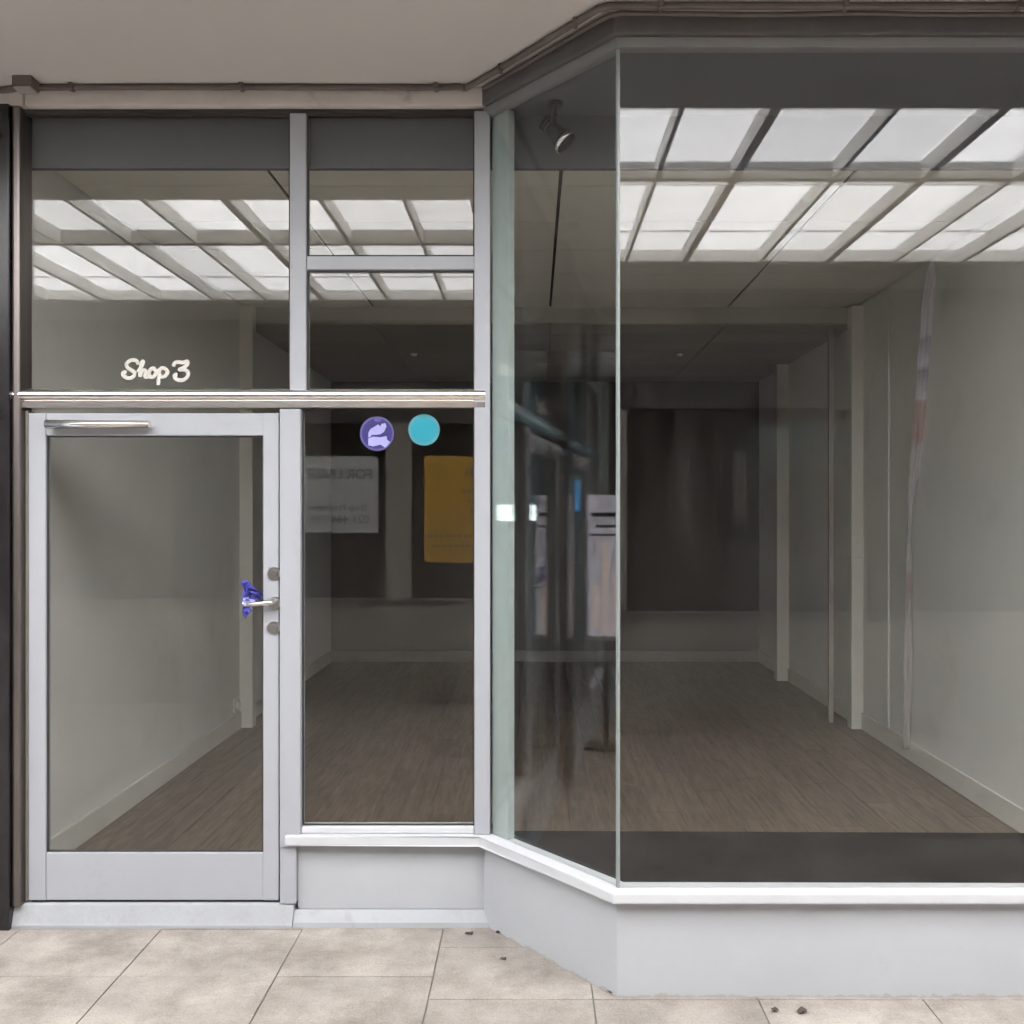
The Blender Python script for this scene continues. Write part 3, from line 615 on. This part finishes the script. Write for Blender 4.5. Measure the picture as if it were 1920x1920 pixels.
# opposite shopfront
op = empty('shopfront', (0, YO, 0), 'dark framed shopfront across the walkway, seen only mirrored in the panes', 'shopfront')
box('riser', WALL_L+.01, WALL_R-.01, YO-.08, YO, -.006, .92, 'opp', op, .004)
box('sill', WALL_L+.01, WALL_R-.01, YO-.08, YO+.03, .921, .95, 'oppd2', op, .006)
box('head', WALL_L+.01, WALL_R-.01, YO-.08, YO+.01, 2.55, SOF-.001, 'oppd', op, .004)
for x in (-7, -5.2, -3.4, -1.23, .62, 2.75, 4.6): box('mullion', x-.115, x+.115, YO-.07, YO+.012, .961, 2.549, 'opp' if x in (-1.23, .62) else 'oppd', op, .004)
box('glazing_bar', .74, 4.48, YO-.03, YO+.004, 1.475, 1.487, 'oppd2', op, .002)
mx_ = [-7, -5.2, -3.4, -1.23, .62, 2.75, 4.6]
for a_, b_ in zip(mx_[:-1], mx_[1:]): box('pane', a_+.114, b_-.114, YO-.045, YO-.037, .96, 2.551, 'glass', op, 0)
room('opposite_room', WALL_L+.02, WALL_R-.02, -4.8, YO-.085, SOF-.002, 'room', 1)
for x0, x1, z0, z1, mt, lab in ((1.10, 1.34, 1.55, 2.2, 'room', 'dim hanging cloth in the shop across, left of a darker one'), (1.48, 1.60, 1.30, 2.3, 'oppd', 'dark narrow hanging cloth in the shop across'), (1.66, 1.80, 1.60, 2.25, 'opp', 'pale hanging cloth in the shop across, mirrored in the display window')):
    t = empty('hanging_cloth', (x0, YO-.5, z0), lab, 'cloth'); bm = bmesh.new(); fr_ = []
    for k in range(13):
        x = x0+(x1-x0)*k/12; y = YO-.5+.03*math.sin(k*1.7); fr_.append((bm.verts.new((x, y, z0+.02*math.sin(k))), bm.verts.new((x0+(x1-x0)*(.15+.7*k/12), y*.3+(YO-.5)*.7, z1))))
    for k in range(12): bm.faces.new((fr_[k][0], fr_[k+1][0], fr_[k+1][1], fr_[k][1]))
    o = mesh_obj('drape', bm, mt, t, True); o.modifiers.new('thickness', 'SOLIDIFY').thickness = .004
    cyl('hanger', (x0, YO-.5, z1+.01), (x1, YO-.5, z1+.01), .006, 'oppd', t)
def notice(name, x0, x1, z0, z1, mat, lab):
    t = empty(name, ((x0+x1)/2, YO-.02, z0), lab, 'notice'); box('sheet', x0, x1, YO-.034, YO-.031, z0, z1, mat, t, 0); return t
n1 = notice('notice', -2.12, -1.42, 1.55, 2.25, 'paperw', 'white lease notice mirrored in the side pane, left of the yellow one')
for s_, sz, z in (('FOR LEASE', .125, 2.08), ('Shop Premises', .085, 1.78), ('021 484 722', .105, 1.67)): text_mesh('printed_line', s_, sz, 'ink', n1, ((-2.12-1.42)/2, YO-.0295, z), True)
n2 = notice('notice', -1.00, -.40, 1.28, 2.25, 'papery', 'yellow notice mirrored in the side pane beside the corner post')
for z, x0, x1, h in ((2.10, -.62, -.45, .07), (1.93, -.66, -.46, .035), (1.84, -.60, -.46, .03), (1.75, -.58, -.46, .03), (1.52, -.97, -.46, .03), (1.43, -.93, -.50, .025)):
    x = x0
    while x < x1:
        w = random.uniform(.02, .05); box('printed_mark', x, min(x+w, x1), YO-.0305, YO-.0295, z-h/2, z+h/2, 'ink', n2, 0); x += w+random.uniform(.008, .02)

# ------------------------------------------------------------------ debris at the foot of the riser
for i, (pxx, pyy, s, lab) in enumerate(((1148, 1862, .018, 'dark leaf scrap at the foot of the window corner'), (1503, 1900, .021, 'largest dark leaf scrap below the display window'), (1452, 1897, .014, 'small leaf scrap just left of the largest one'), (880, 1752, .016, 'leaf scrap below the plinth at the corner'), (935, 1750, .012, 'tiny leaf scrap in the inner corner of the angled riser'), (945, 1800, .012, 'tiny leaf scrap lying alone on the paver by the corner'))):
    y = FP*EYE/(pyy-965); x = (pxx-1000)*y/FP
    bm = bmesh.new(); c = bm.verts.new((x, y, .010)); ring = []
    for k in range(9):
        a = k/9*math.tau; r = s*(.5+.5*random.random()); ring.append(bm.verts.new((x+math.cos(a)*r*1.3, y+math.sin(a)*r, .003+.010*random.random())))
    for k in range(9): bm.faces.new((c, ring[k], ring[(k+1) % 9]))
    o = mesh_obj('leaf_scrap', bm, 'leaf'); mo = o.modifiers.new('thickness', 'SOLIDIFY'); mo.thickness = .002; tag(o, lab, 'leaf')
